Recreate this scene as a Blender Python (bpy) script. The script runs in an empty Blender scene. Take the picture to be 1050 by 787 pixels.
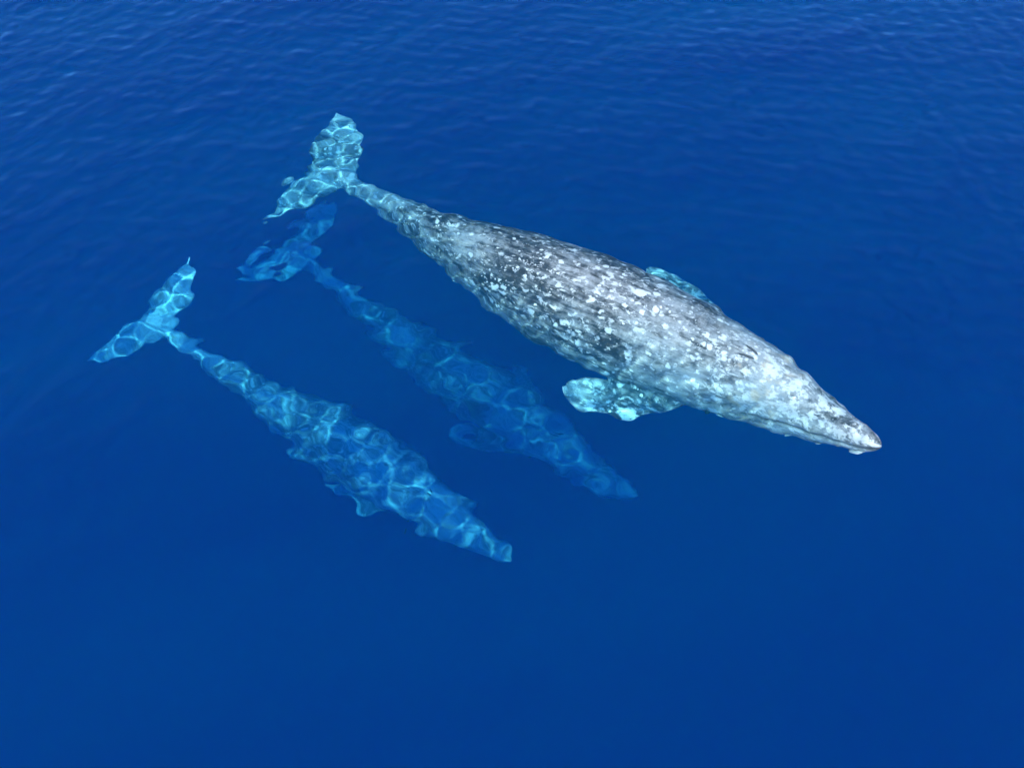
import bpy, bmesh, math, random
import numpy as np
from mathutils import Vector, Matrix

sc = bpy.context.scene
R = math.radians

# ------------------------------------------------------------------ camera
cam_data = bpy.data.cameras.new('camera')
cam = bpy.data.objects.new('camera', cam_data)
sc.collection.objects.link(cam)
cam.location = (0, 0, 11.0)
cam.rotation_euler = (R(38), 0, 0)
cam_data.lens = 28.0
cam_data.sensor_width = 36.0
cam_data.clip_end = 20000
sc.camera = cam

# ------------------------------------------------------------------ sky, sun, exposure
SUN_ELEV, SUN_AZ = 52.0, 190.0
world = bpy.data.worlds.new('World')
sc.world = world
world.use_nodes = True
wn = world.node_tree
sky = wn.nodes.new('ShaderNodeTexSky')
sky.sky_type = 'NISHITA'
sky.sun_disc = False
sky.sun_elevation = R(SUN_ELEV)
sky.sun_rotation = R(SUN_AZ)
sky.ozone_density = 6.0
sky.dust_density = 0.0
sky.air_density = 0.5
wn.nodes['Background'].inputs['Strength'].default_value = 0.15
wn.links.new(sky.outputs[0], wn.nodes['Background'].inputs['Color'])

sun_data = bpy.data.lights.new('sun', 'SUN')
sun_data.energy = 2.05
sun_data.angle = R(1.2)
sun_data.color = (1.0, 0.97, 0.92)
sun_data.cycles.is_caustics_light = True
sun = bpy.data.objects.new('sun', sun_data)
sc.collection.objects.link(sun)
sun.rotation_euler = (R(90 - SUN_ELEV), 0, R(180 - SUN_AZ))
sun.location = (-3, -12, 18)

vs = sc.view_settings
vs.view_transform = 'Standard'
vs.look = 'None'
vs.gamma = 1.0
vs.use_curve_mapping = False
vs.exposure = 2.25

cy = sc.cycles
cy.use_denoising = True
cy.max_bounces = 10
cy.transmission_bounces = 10
cy.volume_bounces = 5
cy.adaptive_threshold = 0.02
cy.diffuse_bounces = 3
cy.glossy_bounces = 4
cy.transparent_max_bounces = 12
cy.sample_clamp_indirect = 10.0
cy.caustics_reflective = False
cy.caustics_refractive = True


# ------------------------------------------------------------------ helpers
def link(o, parent=None):
    sc.collection.objects.link(o)
    if parent:
        o.parent = parent
    return o


def mesh_np(name, verts, faces4, smooth=True):
    """mesh from numpy arrays; faces4 is an (n,4) index array"""
    me = bpy.data.meshes.new(name)
    nv, nf = len(verts), len(faces4)
    me.vertices.add(nv)
    me.vertices.foreach_set('co', np.ascontiguousarray(verts, dtype=np.float32).ravel())
    k = faces4.shape[1]
    me.loops.add(nf * k)
    me.loops.foreach_set('vertex_index', np.ascontiguousarray(faces4, dtype=np.int32).ravel())
    me.polygons.add(nf)
    me.polygons.foreach_set('loop_start', np.arange(0, nf * k, k, dtype=np.int32))
    me.update(calc_edges=True)
    me.polygons.foreach_set('use_smooth', np.full(nf, smooth, dtype=bool))
    me.validate()
    return me


class NT:
    """small node-tree helper"""
    def __init__(self, name):
        self.m = bpy.data.materials.new(name)
        self.m.use_nodes = True
        self.t = self.m.node_tree
        self.t.nodes.clear()
        self.out = self.t.nodes.new('ShaderNodeOutputMaterial')

    def n(self, typ, **kw):
        nd = self.t.nodes.new(typ)
        for k, v in kw.items():
            if k.startswith('i_'):
                nd.inputs[k[2:].replace('_', ' ')].default_value = v
            else:
                setattr(nd, k, v)
        return nd

    def l(self, a, b):
        self.t.links.new(a, b)

    def math(self, op, a, b=None, c=None, clamp=False):
        nd = self.n('ShaderNodeMath', operation=op, use_clamp=clamp)
        for i, x in enumerate((a, b, c)):
            if x is None:
                continue
            if isinstance(x, (int, float)):
                nd.inputs[i].default_value = x
            else:
                self.l(x, nd.inputs[i])
        return nd.outputs[0]

    def ramp(self, x, a, b, lo=0.0, hi=1.0):
        nd = self.n('ShaderNodeMapRange', interpolation_type='SMOOTHSTEP')
        nd.inputs['From Min'].default_value = a
        nd.inputs['From Max'].default_value = b
        nd.inputs['To Min'].default_value = lo
        nd.inputs['To Max'].default_value = hi
        self.l(x, nd.inputs['Value'])
        return nd.outputs[0]

    def noise(self, vec, scale, detail=4.0, rough=0.55, dist=0.0):
        nd = self.n('ShaderNodeTexNoise')
        nd.inputs['Scale'].default_value = scale
        nd.inputs['Detail'].default_value = detail
        nd.inputs['Roughness'].default_value = rough
        nd.inputs['Distortion'].default_value = dist
        self.l(vec, nd.inputs['Vector'])
        return nd.outputs['Fac']

    def mix(self, fac, a, b):
        nd = self.n('ShaderNodeMix', data_type='RGBA')
        for sock, x in ((nd.inputs['Factor'], fac), (nd.inputs['A'], a), (nd.inputs['B'], b)):
            pass
        s = [i for i in nd.inputs if i.enabled]
        for sock, x in zip((nd.inputs[0], nd.inputs[6], nd.inputs[7]), (fac, a, b)):
            if isinstance(x, tuple):
                sock.default_value = x if len(x) == 4 else (*x, 1)
            elif isinstance(x, (int, float)):
                sock.default_value = x
            else:
                self.l(x, sock)
        return nd.outputs[2]

    def scaled(self, vec, s, loc=(0, 0, 0)):
        nd = self.n('ShaderNodeMapping')
        nd.inputs['Scale'].default_value = s
        nd.inputs['Location'].default_value = loc
        self.l(vec, nd.inputs['Vector'])
        return nd.outputs[0]


# ------------------------------------------------------------------ sea surface (one sheet to the horizon)
def axis(lo, hi, step, reach):
    core = np.arange(lo, hi + step / 2, step)
    d, tail, x = step, [], 0.0
    while x < reach:
        d *= 1.085
        x += d
        tail.append(x)
    tail = np.array(tail)
    return np.concatenate([lo - tail[::-1], core, hi + tail])


xs = axis(-15.5, 15.5, 0.04, 4000.0)
ys = axis(1.0, 24.0, 0.04, 4000.0)
dx, dy = np.gradient(xs), np.gradient(ys)
X, Y = np.meshgrid(xs, ys)
SP = np.maximum(dx[None, :], dy[:, None])
rng = np.random.default_rng(11)
Z = np.zeros_like(X)
WIND = R(118)
NW = 110
for i in range(NW):
    lam = 0.22 * (6.0 / 0.22) ** ((i + rng.random()) / NW)
    k = 2 * np.pi / lam
    spread = 0.95 if lam < 1.0 else 0.5
    a = WIND + rng.normal() * spread
    slope = 0.0145 * (1.0 if lam < .65 else (.65 / lam) ** 1.35) * (0.75 + 0.5 * rng.random())
    if lam < 0.36:
        slope *= 0.4 + .6 * (lam - .22) / .14
    ph = rng.random() * 2 * np.pi
    wgt = np.clip(lam / (3.5 * SP) - 0.6, 0, 1)
    Z += wgt * (slope / k) * np.sin(k * (np.cos(a) * X + np.sin(a) * Y) + ph)
near = (np.abs(X) < 16) & (Y > 0) & (Y < 26)
for lam, sl, a_, ph in [(rng.uniform(2.5, 7.5), rng.uniform(.004, .008), WIND + rng.normal() * .45, rng.uniform(0, 6.28)) for _ in range(9)]:
    k = 2 * np.pi / lam
    Z += np.clip(lam / (3.5 * SP) - 0.6, 0, 1) * (sl / k) * np.sin(k * (np.cos(a_) * X + np.sin(a_) * Y) + ph)
CREST = float(Z[near].max())
print('crest', CREST, float(Z[near].std()))
ny, nx = X.shape
idx = np.arange(nx * ny).reshape(ny, nx)
F4 = np.stack([idx[:-1, :-1], idx[:-1, 1:], idx[1:, 1:], idx[1:, :-1]], -1).reshape(-1, 4)
sea_me = mesh_np('water', np.stack([X, Y, Z], -1).reshape(-1, 3), F4)
sea = link(bpy.data.objects.new('water', sea_me))
sea['kind'] = 'structure'
sea.cycles.is_caustics_caster = True

t = NT('sea_surface')
fr = t.n('ShaderNodeFresnel')
fr.inputs['IOR'].default_value = 1.333
rf = t.n('ShaderNodeBsdfRefraction')
rf.inputs['IOR'].default_value = 1.333
rf.inputs['Roughness'].default_value = 0.0
gl = t.n('ShaderNodeBsdfGlossy')
gl.inputs['Roughness'].default_value = 0.0
gl.inputs['Color'].default_value = (.32, .45, .60, 1)
mx = t.n('ShaderNodeMixShader')
t.l(fr.outputs[0], mx.inputs[0])
t.l(rf.outputs[0], mx.inputs[1])
t.l(gl.outputs[0], mx.inputs[2])
t.l(mx.outputs[0], t.out.inputs['Surface'])
sea_me.materials.append(t.m)


# ------------------------------------------------------------------ sea floor, far below sight
def box_mesh(name, lo, hi):
    bm = bmesh.new()
    bmesh.ops.create_cube(bm, size=1)
    for v in bm.verts:
        v.co = [lo[i] if v.co[i] < 0 else hi[i] for i in range(3)]
    me = bpy.data.meshes.new(name)
    bm.to_mesh(me)
    bm.free()
    return me


fx = np.linspace(-4000, 4000, 81)
FX, FY = np.meshgrid(fx, fx)
FZ = -70 + 2.5 * np.sin(FX * .011 + 1) * np.cos(FY * .013) + rng.normal(size=FX.shape) * .3
fi = np.arange(FX.size).reshape(FX.shape)
FF = np.stack([fi[:-1, :-1], fi[:-1, 1:], fi[1:, 1:], fi[1:, :-1]], -1).reshape(-1, 4)
floor_me = mesh_np('sea_floor', np.stack([FX, FY, FZ], -1).reshape(-1, 3), FF)
sea_floor = link(bpy.data.objects.new('sea_floor', floor_me))
sea_floor['kind'] = 'structure'
t = NT('sea_floor_sand')
tc = t.n('ShaderNodeNewGeometry')
p = t.n('ShaderNodeBsdfPrincipled')
t.l(t.mix(t.noise(tc.outputs['Position'], .05), (.10, .09, .07), (.22, .2, .16)), p.inputs['Base Color'])
p.inputs['Roughness'].default_value = .95
t.l(p.outputs[0], t.out.inputs['Surface'])
floor_me.materials.append(t.m)

# ------------------------------------------------------------------ the water's own blue: even scattering and absorption
haze_me = box_mesh('haze', (-3500, -3500, -75), (3500, 3500, CREST + .015))
haze = link(bpy.data.objects.new('haze', haze_me))
haze['kind'] = 'stuff'
t = NT('sea_water')
SIG_S = (0.0, 0.102, 0.120)
SIG_A = (0.74, 0.088, 0.0045)
v1 = t.n('ShaderNodeVolumeScatter')
m = max(SIG_S)
v1.inputs['Color'].default_value = (*[x / m for x in SIG_S], 1)
v1.inputs['Density'].default_value = m
v2 = t.n('ShaderNodeVolumeAbsorption')
m = max(SIG_A)
v2.inputs['Color'].default_value = (*[1 - x / m for x in SIG_A], 1)
v2.inputs['Density'].default_value = m
ad = t.n('ShaderNodeAddShader')
t.l(v1.outputs[0], ad.inputs[0])
t.l(v2.outputs[0], ad.inputs[1])
t.l(ad.outputs[0], t.out.inputs['Volume'])
haze_me.materials.append(t.m)

# ------------------------------------------------------------------ grey whale: rest shape (metres, nose at s = 0, s to the tail)
L0 = 14.0
PROF = np.array([
    # t     half-width  top   bottom
    [0.000, .0035, .001, -.006],
    [0.008, .0105, .004, -.015],
    [0.025, .0160, .009, -.026],
    [0.06, .0240, .018, -.040],
    [0.10, .0345, .033, -.052],
    [0.14, .0460, .047, -.062],
    [0.18, .0560, .055, -.070],
    [0.24, .0700, .064, -.082],
    [0.32, .0820, .071, -.090],
    [0.40, .0870, .074, -.093],
    [0.48, .0820, .073, -.088],
    [0.56, .0680, .067, -.074],
    [0.64, .0500, .055, -.056],
    [0.72, .0350, .043, -.043],
    [0.80, .0240, .033, -.033],
    [0.87, .0180, .026, -.026],
    [0.93, .0150, .021, -.021],
    [0.97, .0130, .012, -.013],
    [0.995, .005, .004, -.004]])


def spl(tt, col):
    """monotone-ish cubic through the profile table"""
    x, y = PROF[:, 0], PROF[:, col]
    m = np.gradient(y, x)
    i = np.clip(np.searchsorted(x, tt) - 1, 0, len(x) - 2)
    h = x[i + 1] - x[i]
    u = (tt - x[i]) / h
    return ((2 * u**3 - 3 * u**2 + 1) * y[i] + (u**3 - 2 * u**2 + u) * h * m[i]
            + (-2 * u**3 + 3 * u**2) * y[i + 1] + (u**3 - u**2) * h * m[i + 1])


def loft(bm, rings):
    vr = [[bm.verts.new(p) for p in ring] for ring in rings]
    n = len(vr[0])
    for a, b in zip(vr[:-1], vr[1:]):
        for j in range(n):
            bm.faces.new((a[j], a[(j + 1) % n], b[(j + 1) % n], b[j]))
    bm.faces.new(vr[0][::-1])
    bm.faces.new(vr[-1])


def foil_ring(center, chord_dir, n_dir, le, te, thick, n=18):
    """closed airfoil section: chord runs from le to te along chord_dir"""
    pts = []
    for j in range(n):
        a = 2 * math.pi * j / n
        u = .5 - .5 * math.cos(a)
        c = le + (te - le) * u
        h = thick * math.sin(a) * (1.15 - .55 * u)
        pts.append(Vector(center) + Vector(chord_dir) * c + Vector(n_dir) * h)
    return pts


def whale_rest(ft):
    bm = bmesh.new()
    rings = []
    for tt in np.concatenate([np.linspace(0, .1, 16)[:-1], np.linspace(.1, .995, 64)]):
        w, top, bot = (spl(tt, c) * L0 for c in (1, 2, 3))
        # ridge knuckles on the tail stock and a low dorsal hump
        if .66 < tt < .93:
            top += .035 * max(0, math.sin((tt - .66) * 2 * math.pi / .033)) * (1 - (tt - .66) / .3)
            top += .07 * math.exp(-((tt - .675) / .014) ** 2)
        if .14 < tt < .23:
            top += .05 * math.exp(-((tt - .186) / .014) ** 2)     # blowhole mound
        zc = (top * .45 + bot * .55)
        ring = []
        ridge = max(0, 1 - abs(tt - .08) / .08) * .25 + (max(0, min(1, (tt - .6) / .2)) * .3)
        for j in range(40):
            a = 2 * math.pi * j / 40
            ca, sa = math.cos(a), math.sin(a)
            e = 2.0 + (.35 if sa < 0 else -ridge)
            y = w * math.copysign(abs(ca) ** (2 / e), ca)
            hh = (top - zc) if sa > 0 else (zc - bot)
            z = zc + hh * math.copysign(abs(sa) ** (2 / e), sa)
            ring.append(Vector((tt * L0, y, z)))
        rings.append(ring)
    loft(bm, rings)
    # tail flukes: one foil across the whole span
    rings = []
    B = 1.92
    for y in np.linspace(-1, 1, 61):
        q = abs(y)
        le = np.interp(q, [0, .12, .24, .45, .62, .81, .93, 1], [12.55, 12.74, 12.86, 13.00, 13.17, 13.48, 13.82, 14.06])
        te = np.interp(q, [0, .06, .16, .32, .5, .8, .95, 1], [13.84, 13.90, 14.02, 14.12, 14.14, 14.08, 14.10, 14.15])
        te += .035 * math.sin(q * 23 + (1 if y > 0 else 0)) * q
        te = max(te, le + .05)
        th = .15 * (1 - q) ** .8 + .022
        rings.append(foil_ring((0, y * B, .02 * q * q - .01), (1, 0, 0), (0, 0, 1), le, te, th))
    loft(bm, rings)
    # flippers
    prof = [(0, .72), (.12, .80), (.28, .98), (.45, 1.05), (.6, 1.0), (.75, .90), (.87, .72), (.95, .46), (1.0, .14)]
    for sgn in (-1, 1):
        root = Vector((3.55, sgn * .72, -.64))
        tip = Vector((ft[0], sgn * ft[1], ft[2]))
        D = (tip - root)
        nrm = Vector((0, sgn * .30, 1)).normalized()
        C = nrm.cross(D).normalized() * sgn
        # C points forward/outward (leading edge); flip when needed
        if C.y * sgn < 0:
            C = -C
        rings = []
        for u in np.linspace(0, 1, 30):
            ch = np.interp(u, [p[0] for p in prof], [p[1] for p in prof]) * ft[3]
            bow = .16 * math.sin(u * math.pi)
            c = root + D * u + C * (bow - .05)
            th = .16 * (1 - u) ** .7 + .028
            rings.append(foil_ring(c, -C, nrm, -ch * .52, ch * .48, th))
        loft(bm, rings)
    bmesh.ops.recalc_face_normals(bm, faces=bm.faces)
    me = bpy.data.meshes.new('whale_blank')
    bm.to_mesh(me)
    bm.free()
    ob = bpy.data.objects.new('whale_blank', me)
    sc.collection.objects.link(ob)
    md = ob.modifiers.new('r', 'REMESH')
    md.mode = 'VOXEL'
    md.voxel_size = .036
    md = ob.modifiers.new('s', 'SMOOTH')
    md.factor = .5
    md.iterations = 5
    dg = bpy.context.evaluated_depsgraph_get()
    ev = ob.evaluated_get(dg).to_mesh()
    nv = len(ev.vertices)
    co = np.empty(nv * 3, np.float32)
    ev.vertices.foreach_get('co', co)
    nf = len(ev.polygons)
    fv = np.empty(nf * 4, np.int32)
    ev.loops.foreach_get('vertex_index', fv)
    ob.evaluated_get(dg).to_mesh_clear()
    bpy.data.objects.remove(ob)
    bpy.data.meshes.remove(me)
    return co.reshape(-1, 3).astype(np.float64), fv.reshape(-1, 4)


def mouth_z(s):
    """height of the mouth line along the head (rest metres)"""
    return np.interp(s, [0, .25, .8, 1.4, 2.0, 2.5, 2.8], [-.07, -.13, -.18, -.16, -.16, -.30, -.52])


def carved_rest(ft):
    """rest shape with the mouth groove and the paired blowholes carved in"""
    V, Fc = whale_rest(ft)
    s_, y_, z_ = V.T.copy()
    dz = np.abs(z_ - mouth_z(s_))
    groove = np.where(s_ < 2.75, np.exp(-(dz / .035) ** 2), 0) * np.clip((2.75 - s_) * 2, 0, 1)
    V[:, 1] -= np.sign(y_) * groove * .045 * np.clip(np.abs(y_) / .1, 0, 1)
    d2 = ((s_ - 2.62) / .16) ** 2 + ((np.abs(y_) - (.06 + (s_ - 2.48) * .25)) / .026) ** 2
    V[:, 2] -= np.where(z_ > .3, np.exp(-d2), 0) * .06
    # low lumps where barnacles sit in the skin of the head and shoulders
    r = np.random.default_rng(3)
    cand = np.where((V[:, 0] < 6.5) & (V[:, 2] > -.3 - .1 * V[:, 0]) & (V[:, 0] > .15))[0]
    wt = np.exp(-V[cand, 0] / 2.2)
    nz = np.zeros(len(V))
    for i in r.choice(cand, 150, replace=False, p=wt / wt.sum()):
        rad = r.uniform(.05, .13)
        nz += r.uniform(.012, .034) * np.exp(-((V - V[i]) ** 2).sum(1) / rad ** 2)
    ax = np.stack([V[:, 0], np.zeros(len(V)), np.full(len(V), -.15)], -1)
    out = V - ax
    V += out / np.maximum(np.linalg.norm(out, axis=1), .05)[:, None] * nz[:, None]
    return V, Fc


# ------------------------------------------------------------------ whale skin
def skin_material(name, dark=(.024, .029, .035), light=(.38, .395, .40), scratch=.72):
    t = NT(name)
    at = t.n('ShaderNodeAttribute', attribute_name='rest')
    P = at.outputs['Vector']
    sep = t.n('ShaderNodeSeparateXYZ')
    t.l(P, sep.inputs[0])
    s, y, z = sep.outputs
    headw = t.ramp(s, 1.2, 5.4, 1.0, 0.0)
    # long streaks along the body, broad clouds, fine mottling
    streak = t.noise(t.scaled(P, (.55, 5.0, 5.0)), 1.6, 6, .68, .4)
    fine = t.noise(t.scaled(P, (1.6, 9.0, 9.0)), 2.4, 5, .7)
    cloud = t.noise(P, .75, 4, .6, .5)
    mott = t.noise(P, 7.0, 6, .7)
    tone = t.math('ADD', t.math('MULTIPLY', streak, .42), t.math('MULTIPLY', cloud, .36))
    tone = t.math('ADD', tone, t.math('MULTIPLY', mott, .36))
    reg = t.noise(t.scaled(P, (.8, 1, 1), (7, 1, 4)), .8, 3, .5)
    tone = t.math('ADD', tone, t.math('MULTIPLY', t.math('SUBTRACT', reg, .5), .24))
    tone = t.math('ADD', tone, t.math('MULTIPLY', t.ramp(s, 9.5, 12.5), .07))
    tone = t.math('ADD', tone, t.math('MULTIPLY', headw, .05))
    tone = t.ramp(tone, .48, .70)
    col = t.mix(tone, dark, light)
    # dark scratch streaks
    scr = t.ramp(fine, .55, .68)
    scr = t.math('MULTIPLY', scr, t.ramp(streak, .40, .62, .9, .25))
    col = t.mix(t.math('MULTIPLY', scr, scratch), col, (.028, .033, .040))
    # pale head: dense barnacle scarring
    dors = t.ramp(z, -.7, .35)
    pat = t.noise(t.scaled(P, (1, 1.5, 1.5)), 4.2, 8, .74, .2)
    fins = t.ramp(t.math('ABSOLUTE', y), 1.2, 1.5)
    thr = t.math('ADD', t.math('MULTIPLY', headw, .10), pat)
    thr = t.math('ADD', thr, t.math('MULTIPLY', fins, .075))
    blot = t.ramp(thr, .58, .66)
    col = t.mix(t.math('MULTIPLY', blot, .9), col, (.72, .725, .71))
    # a drift of ragged pale patches over the shoulders
    drift = t.math('MULTIPLY', t.ramp(s, 3.2, 5.0), t.ramp(s, 6.0, 9.5, 1, 0))
    drift = t.math('MULTIPLY', drift, dors)
    rag = t.math('ADD', t.noise(t.scaled(P, (1, 1.3, 1.3), (5, 3, 2)), 5.5, 5, .62, .4), t.math('MULTIPLY', drift, .07))
    col = t.mix(t.math('MULTIPLY', t.ramp(rag, .61, .71), .75), col, (.80, .81, .80))
    # small round pale spots in three sizes
    for sc_, size, rate, off in ((3.2, .36, .66, 3.0), (5.5, .36, .58, 17.0), (10.0, .34, .66, 9.0)):
        vo = t.n('ShaderNodeTexVoronoi', feature='F1')
        vo.inputs['Scale'].default_value = sc_
        vo.inputs['Randomness'].default_value = 1.0
        wob = t.noise(P, sc_ * 1.8, 4, .6)
        pv = t.n('ShaderNodeVectorMath', operation='ADD')
        t.l(P, pv.inputs[0])
        cv = t.n('ShaderNodeCombineXYZ')
        t.l(t.math('MULTIPLY', wob, 1.1 / sc_), cv.inputs[0])
        cv.inputs[1].default_value = off
        t.l(t.math('MULTIPLY', wob, .9 / sc_), cv.inputs[2])
        t.l(cv.outputs[0], pv.inputs[1])
        t.l(pv.outputs[0], vo.inputs['Vector'])
        rnd = t.n('ShaderNodeSeparateColor')
        t.l(vo.outputs['Color'], rnd.inputs[0])
        rad = t.math('MULTIPLY', rnd.outputs[1], size)
        dot = t.ramp(t.math('SUBTRACT', rad, vo.outputs['Distance']), -.05, .08)
        clus = t.math('ADD', t.noise(P, .9, 2, .5), t.math('MULTIPLY', dors, .14))
        on = t.ramp(t.math('ADD', rnd.outputs[0], t.math('MULTIPLY', t.math('SUBTRACT', clus, .55), 2.6)), rate, rate + .1)
        col = t.mix(t.math('MULTIPLY', t.math('MULTIPLY', dot, on), .85), col, (.82, .83, .825))
    # ochre tint of lice around the blowholes
    och = t.math('MULTIPLY', t.ramp(s, 1.5, 1.9), t.ramp(s, 2.4, 2.9, 1, 0))
    och = t.math('MULTIPLY', och, t.ramp(t.noise(P, 3.2, 4, .6), .50, .62))
    col = t.mix(t.math('MULTIPLY', och, .55), col, (.58, .45, .30))
    # dark mouth line and blowholes
    at2 = t.n('ShaderNodeAttribute', attribute_name='crease')
    col = t.mix(t.math('MULTIPLY', at2.outputs['Fac'], .85), col, (.02, .023, .028))
    b = t.n('ShaderNodeBsdfPrincipled')
    t.l(col, b.inputs['Base Color'])
    b.inputs['Roughness'].default_value = .55
    b.inputs['Specular IOR Level'].default_value = .25
    bump = t.n('ShaderNodeBump')
    bump.inputs['Strength'].default_value = .35
    bump.inputs['Distance'].default_value = .03
    h = t.math('ADD', t.math('MULTIPLY', fine, .5), t.math('ADD', mott, t.math('MULTIPLY', blot, .4)))
    t.l(h, bump.inputs['Height'])
    t.l(bump.outputs[0], b.inputs['Normal'])
    t.l(b.outputs[0], t.out.inputs['Surface'])
    return t.m


SKIN = skin_material('whale_skin')
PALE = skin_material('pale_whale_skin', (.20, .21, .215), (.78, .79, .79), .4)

t = NT('barnacle_crust')
gm = t.n('ShaderNodeNewGeometry')
oi = t.n('ShaderNodeObjectInfo')
c = t.mix(t.noise(gm.outputs['Position'], 22, 4, .7), (.58, .58, .56), (.88, .88, .85))
c = t.mix(t.ramp(oi.outputs['Random'], .78, .95, 0, .35), c, (.62, .50, .36))
b = t.n('ShaderNodeBsdfPrincipled')
t.l(c, b.inputs['Base Color'])
b.inputs['Roughness'].default_value = .8
b.inputs['Specular IOR Level'].default_value = .2
bp = t.n('ShaderNodeBump')
bp.inputs['Strength'].default_value = .5
bp.inputs['Distance'].default_value = .02
t.l(t.noise(gm.outputs['Position'], 40, 2, .6), bp.inputs['Height'])
t.l(bp.outputs[0], b.inputs['Normal'])
t.l(b.outputs[0], t.out.inputs['Surface'])
CRUST = t.m

t = NT('eye_dark')
b = t.n('ShaderNodeBsdfPrincipled')
b.inputs['Base Color'].default_value = (.012, .011, .010, 1)
b.inputs['Roughness'].default_value = .15
t.l(b.outputs[0], t.out.inputs['Surface'])
EYE = t.m
t = NT('slit_dark')
b = t.n('ShaderNodeBsdfPrincipled')
gm = t.n('ShaderNodeNewGeometry')
t.l(t.mix(t.noise(gm.outputs['Position'], 18, 3, .6), (.03, .031, .034), (.09, .092, .096)), b.inputs['Base Color'])
b.inputs['Roughness'].default_value = .7
t.l(b.outputs[0], t.out.inputs['Surface'])
SLIT = t.m


# ------------------------------------------------------------------ bending a rest whale along its spine
def frame_curve(pts, n=400):
    """smooth curve through points, resampled by arc length -> positions, tangents, length"""
    P = np.array(pts, float)
    d = np.concatenate([[0], np.cumsum(np.linalg.norm(np.diff(P, axis=0), axis=1))])
    u = d / d[-1]
    uu = np.linspace(0, 1, n)
    deg = min(6, len(P) - 2)
    C = np.stack([np.polyval(np.polyfit(u, P[:, i], deg), uu) for i in range(3)], -1)
    d = np.concatenate([[0], np.cumsum(np.linalg.norm(np.diff(C, axis=0), axis=1))])
    Lc = d[-1]
    q = np.linspace(0, Lc, n)
    C = np.stack([np.interp(q, d, C[:, i]) for i in range(3)], -1)
    T = np.gradient(C, axis=0)
    T /= np.linalg.norm(T, axis=1)[:, None]
    return C, T, Lc


def bend(REST, pts, roll0=0.0, roll1=0.0, fluke=1.0, girth=1.0, fl_in=(1, 1)):
    C, T, Lc = frame_curve(pts)
    k = Lc / L0
    V = REST.copy()
    s, y, z = V[:, 0], V[:, 1].copy(), V[:, 2].copy()
    # fluke span and girth of this animal
    fk = np.clip((s - 12.6) / .5, 0, 1)
    y *= 1 + (fluke - 1) * fk
    gk = np.clip((s - .3) / 2.5, 0, 1) * np.clip((12.6 - s) / 2.0, 0, 1)
    y *= 1 + (girth - 1) * gk
    z *= 1 + (girth - 1) * gk
    q = np.clip(s / L0, -.02, 1.05) * (len(C) - 1)
    i = np.clip(q.astype(int), 0, len(C) - 2)
    f = (q - i)[:, None]
    pos = C[i] * (1 - f) + C[i + 1] * f
    tan = T[i] * (1 - np.clip(f, 0, 1)) + T[i + 1] * np.clip(f, 0, 1)
    tan /= np.linalg.norm(tan, axis=1)[:, None]
    up = np.array([0, 0, 1.0])
    lat = np.cross(tan, up)            # tangent runs to the tail, so this is the animal's left
    lat *= -1
    lat /= np.linalg.norm(lat, axis=1)[:, None]
    lat = -lat
    upv = np.cross(lat, tan)
    r = roll0 + (roll1 - roll0) * np.clip(s / L0, 0, 1) ** 2.5
    cr, sr = np.cos(r)[:, None], np.sin(r)[:, None]
    lat2 = lat * cr + upv * sr
    up2 = -lat * sr + upv * cr
    W = pos + lat2 * (y * k)[:, None] + up2 * (z * k)[:, None]
    return W, k


def vnormals(me):
    n = np.empty(len(me.vertices) * 3, np.float32)
    me.vertices.foreach_get('normal', n)
    return n.reshape(-1, 3)


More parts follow.
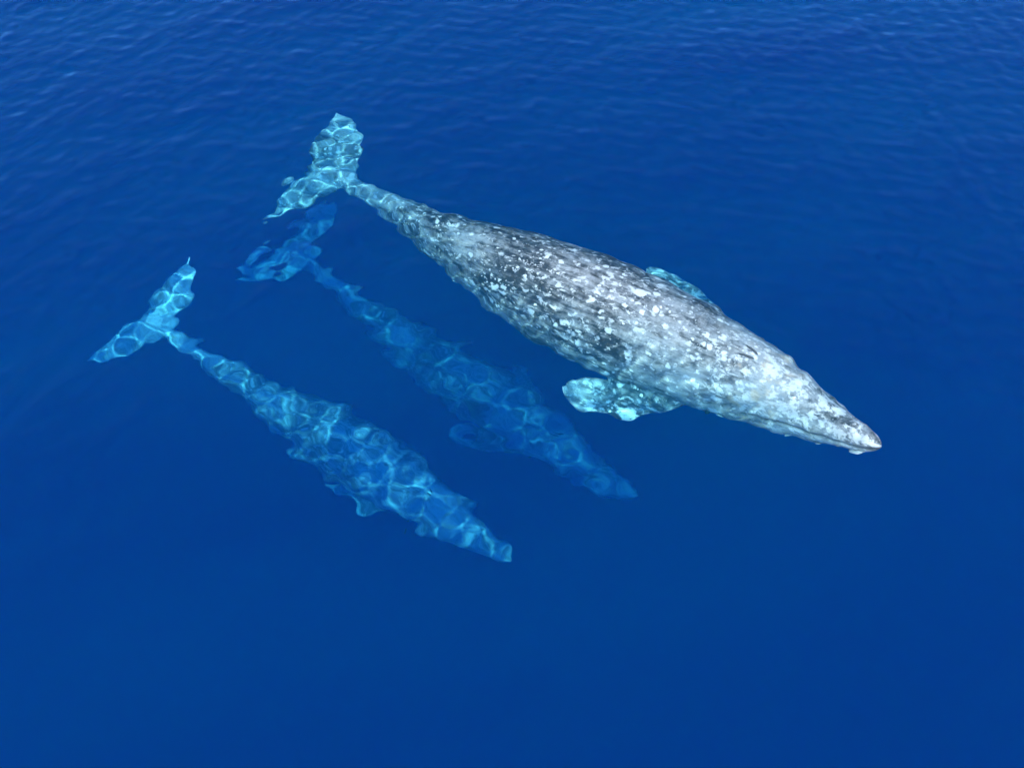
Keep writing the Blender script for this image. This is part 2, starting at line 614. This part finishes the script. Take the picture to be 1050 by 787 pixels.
def make_whale(pts, label, base, flipper_tip, skin, **kw):
    REST, RFACES = carved_rest(flipper_tip)
    W, k = bend(REST, pts, **kw)
    root = bpy.data.objects.new('grey_whale', None)
    root.empty_display_size = .5
    root.location = base
    link(root)
    root['label'] = label
    root['category'] = 'whale'
    me = mesh_np('body', W - np.array(base), RFACES)
    a = me.attributes.new('rest', 'FLOAT_VECTOR', 'POINT')
    a.data.foreach_set('vector', REST.astype(np.float32).ravel())
    a = me.attributes.new('crease', 'FLOAT', 'POINT')
    s, y, z = REST.T
    cr = np.where(s < 2.75, np.exp(-((z - mouth_z(s)) / .032) ** 2), 0) * np.clip((2.75 - s) * 2, 0, 1)
    d2 = ((s - 2.62) / .13) ** 2 + ((np.abs(y) - (.06 + (s - 2.48) * .25)) / .022) ** 2
    cr = np.maximum(cr, np.where(z > .3, np.exp(-d2), 0))
    a.data.foreach_set('value', cr.astype(np.float32))
    me.materials.append(skin)
    body = link(bpy.data.objects.new('body', me), root)
    body.cycles.is_caustics_receiver = True
    N = vnormals(me)
    # paired blowholes: two dark slits in a shallow V
    for sg in (-1, 1):
        i = [int(np.argmin((s - a) ** 2 + (y - sg * b) ** 2 + np.where(z > .2, 0, 9))) for a, b in ((2.46, .06), (2.74, .12))]
        p0, p1 = Vector(W[i[0]]), Vector(W[i[1]])
        nn = Vector(N[i[0]] + N[i[1]]).normalized()
        tn = (p1 - p0).normalized()
        sd = tn.cross(nn).normalized()
        bm = bmesh.new()
        bmesh.ops.create_uvsphere(bm, u_segments=14, v_segments=8, radius=1)
        for v in bm.verts:
            v.co = tn * v.co.x * (p1 - p0).length * .5 + sd * v.co.y * .024 * k * (1 - .4 * v.co.x) + nn * v.co.z * .03 * k
        hm = bpy.data.meshes.new('blowhole')
        bm.to_mesh(hm)
        bm.free()
        for pl in hm.polygons:
            pl.use_smooth = True
        hm.materials.append(SLIT)
        h = link(bpy.data.objects.new('blowhole', hm), root)
        h.location = (p0 + p1) / 2 - Vector(base) - nn * .012
        h.cycles.is_caustics_receiver = True
    # eyes, low on the sides of the head behind the mouth corner
    for sg in (-1, 1):
        d = (s - 2.95) ** 2 + (z + .52) ** 2 + np.where(y * sg > 0, 0, 9)
        i = int(np.argmin(d))
        bm = bmesh.new()
        bmesh.ops.create_uvsphere(bm, u_segments=12, v_segments=8, radius=.045 * k)
        em = bpy.data.meshes.new('eye')
        bm.to_mesh(em)
        bm.free()
        for pl in em.polygons:
            pl.use_smooth = True
        em.materials.append(EYE)
        e = link(bpy.data.objects.new('eye', em), root)
        e.location = Vector(W[i] - np.array(base)) - Vector(N[i]) * .03
        e.cycles.is_caustics_receiver = True
    return root, W, N, k, REST


def crust_mesh(seed):
    """a low lumpy barnacle crust with an uneven outline, radius about 1"""
    r = random.Random(seed)
    bm = bmesh.new()
    n = 11
    ph = [r.uniform(0, 6.28) for _ in range(3)]
    rad = lambda a: 1 + .16 * math.sin(2 * a + ph[0]) + .13 * math.sin(3 * a + ph[1]) + .07 * math.sin(5 * a + ph[2])
    c = bm.verts.new((0, 0, .20))
    rings = []
    for fr, h in ((.5, .19), (.82, .13), (1.0, -.10)):
        rings.append([bm.verts.new((rad(6.2832 * j / n) * fr * math.cos(6.2832 * j / n),
                                    rad(6.2832 * j / n) * fr * math.sin(6.2832 * j / n),
                                    h + (r.uniform(-.05, .05) if h > 0 else 0))) for j in range(n)])
    for j in range(n):
        bm.faces.new((c, rings[0][j], rings[0][(j + 1) % n]))
        for a, b in zip(rings[:-1], rings[1:]):
            bm.faces.new((a[j], b[j], b[(j + 1) % n], a[(j + 1) % n]))
    bmesh.ops.recalc_face_normals(bm, faces=bm.faces)
    me = bpy.data.meshes.new('barnacle_crust')
    bm.to_mesh(me)
    bm.free()
    for p in me.polygons:
        p.use_smooth = True
    me.materials.append(CRUST)
    return me


CRUSTS = [crust_mesh(i) for i in range(8)]


def add_barnacles(root, W, N, k, REST, base, n, seed):
    r = np.random.default_rng(seed)
    s, y, z = REST.T
    up = N[:, 2]
    # thick on the back of the head and in a drift over the shoulders, sparse behind
    dens = (1.6 * np.exp(-((s - 1.6) / 1.1) ** 2) + 1.5 * np.exp(-((s - 5.4) / .9) ** 2 - (y / .5) ** 2) + .45 * np.exp(-((s - 7.2) / 1.6) ** 2) + .08)
    dens *= np.clip((up - .35) / .4, 0, 1) * (np.abs(y) < 1.25) * (s < 11) * (s > .3)
    pick = r.choice(len(s), size=n, replace=False, p=dens / dens.sum())
    for i in pick:
        size = float(r.choice([.035, .055, .085, .13], p=[.30, .34, .25, .11]) * r.uniform(.8, 1.25)) * k
        nrm = Vector(N[i])
        o = bpy.data.objects.new('barnacle_crust', CRUSTS[int(r.integers(8))])
        q = nrm.to_track_quat('Z', 'Y')
        o.rotation_mode = 'QUATERNION'
        from mathutils import Quaternion
        o.rotation_quaternion = q @ Quaternion((0, 0, 1), float(r.uniform(0, 6.28)))
        o.location = Vector(W[i] - np.array(base))
        o.scale = (size * float(r.uniform(.8, 1.5)), size, size * .8)
        o.cycles.is_caustics_receiver = True
        link(o, root)


# ------------------------------------------------------------------ the three whales
MAIN = [(6.13, 7.36, -0.1),
        (5.5, 8.22, -0.58),
        (4.61, 9.15, -0.93),
        (3.66, 9.9, -1.1),
        (2.61, 10.66, -1.15),
        (1.49, 11.37, -1.15),
        (0.31, 12.07, -1.15),
        (-0.95, 13.0, -1.36),
        (-2.1, 14.0, -1.64),
        (-3.1, 14.99, -1.92),
        (-3.88, 15.62, -2.04),
        (-5.1, 16.35, -2.15)]
LOWER = [(-0.04, 6.84, -4.4),
        (-0.67, 7.35, -4.4),
        (-1.67, 7.98, -4.4),
        (-2.72, 8.8, -4.4),
        (-3.82, 9.49, -4.4),
        (-4.89, 10.07, -4.1),
        (-5.79, 10.61, -3.9),
        (-6.55, 11.03, -3.6),
        (-7.32, 11.5, -3.35),
        (-8.25, 12.2, -3.25)]
DEEP = [(2.67, 8.78, -5.6),
        (1.92, 9.21, -5.6),
        (1.09, 9.9, -5.6),
        (0.11, 10.67, -5.6),
        (-1.03, 11.61, -5.6),
        (-1.99, 12.28, -5.55),
        (-2.85, 12.92, -5.4),
        (-3.66, 13.52, -5.15),
        (-4.35, 14.07, -4.9),
        (-5.05, 14.64, -4.7),
        (-5.83, 15.36, -4.6)]

base = (1.5, 11.3, -2.3)
w1 = make_whale(MAIN, 'large grey whale mottled white with barnacles, back just under the surface', base, (5.5, 1.88, -.75, .86), SKIN, roll1=.2)
add_barnacles(*w1, base, 240, 5)


def add_scar(root, W, N, k, REST, base, path):
    """a thin healed scratch: a fine raised ridge that follows the back"""
    s, y, z = REST.T
    pts = []
    for a, b in path:
        d = (s - a) ** 2 + (y - b) ** 2 + np.where(N[:, 2] > .3, 0, 9)
        i = np.argsort(d)[:6]
        pts.append((W[i].mean(0) - np.array(base), N[i].mean(0)))
    bm = bmesh.new()
    rings = []
    for j, (p, n) in enumerate(pts):
        q = pts[min(j + 1, len(pts) - 1)][0] - pts[max(j - 1, 0)][0]
        tn = Vector(q).normalized()
        nn = Vector(n).normalized()
        sd = tn.cross(nn).normalized()
        w = .013 * (.5 + math.sin(math.pi * (j + .4) / len(pts)))
        rings.append([Vector(p) + sd * w * math.cos(a) + nn * (w * .8 * math.sin(a) + .002) for a in np.linspace(0, 2 * math.pi, 7)[:-1]])
    loft(bm, rings)
    bmesh.ops.recalc_face_normals(bm, faces=bm.faces)
    me = bpy.data.meshes.new('scar')
    bm.to_mesh(me)
    bm.free()
    me.materials.append(CRUST)
    o = link(bpy.data.objects.new('scar', me), root)
    o.cycles.is_caustics_receiver = True


u = np.linspace(0, 1, 40)
add_scar(*w1, base, [(7.75 - 1.15 * x, -.12 - .20 * x + .10 * math.sin(x * 5) - .22 * max(0, x - .55)) for x in u])
add_scar(*w1, base, [(8.9 - .55 * x, .35 + .12 * x * x) for x in u])
base = (-3.8, 9.4, -5.0)
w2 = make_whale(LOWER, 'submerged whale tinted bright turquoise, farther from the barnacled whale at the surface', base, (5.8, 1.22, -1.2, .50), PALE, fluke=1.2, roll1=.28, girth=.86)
base = (-1.0, 11.4, -6.0)
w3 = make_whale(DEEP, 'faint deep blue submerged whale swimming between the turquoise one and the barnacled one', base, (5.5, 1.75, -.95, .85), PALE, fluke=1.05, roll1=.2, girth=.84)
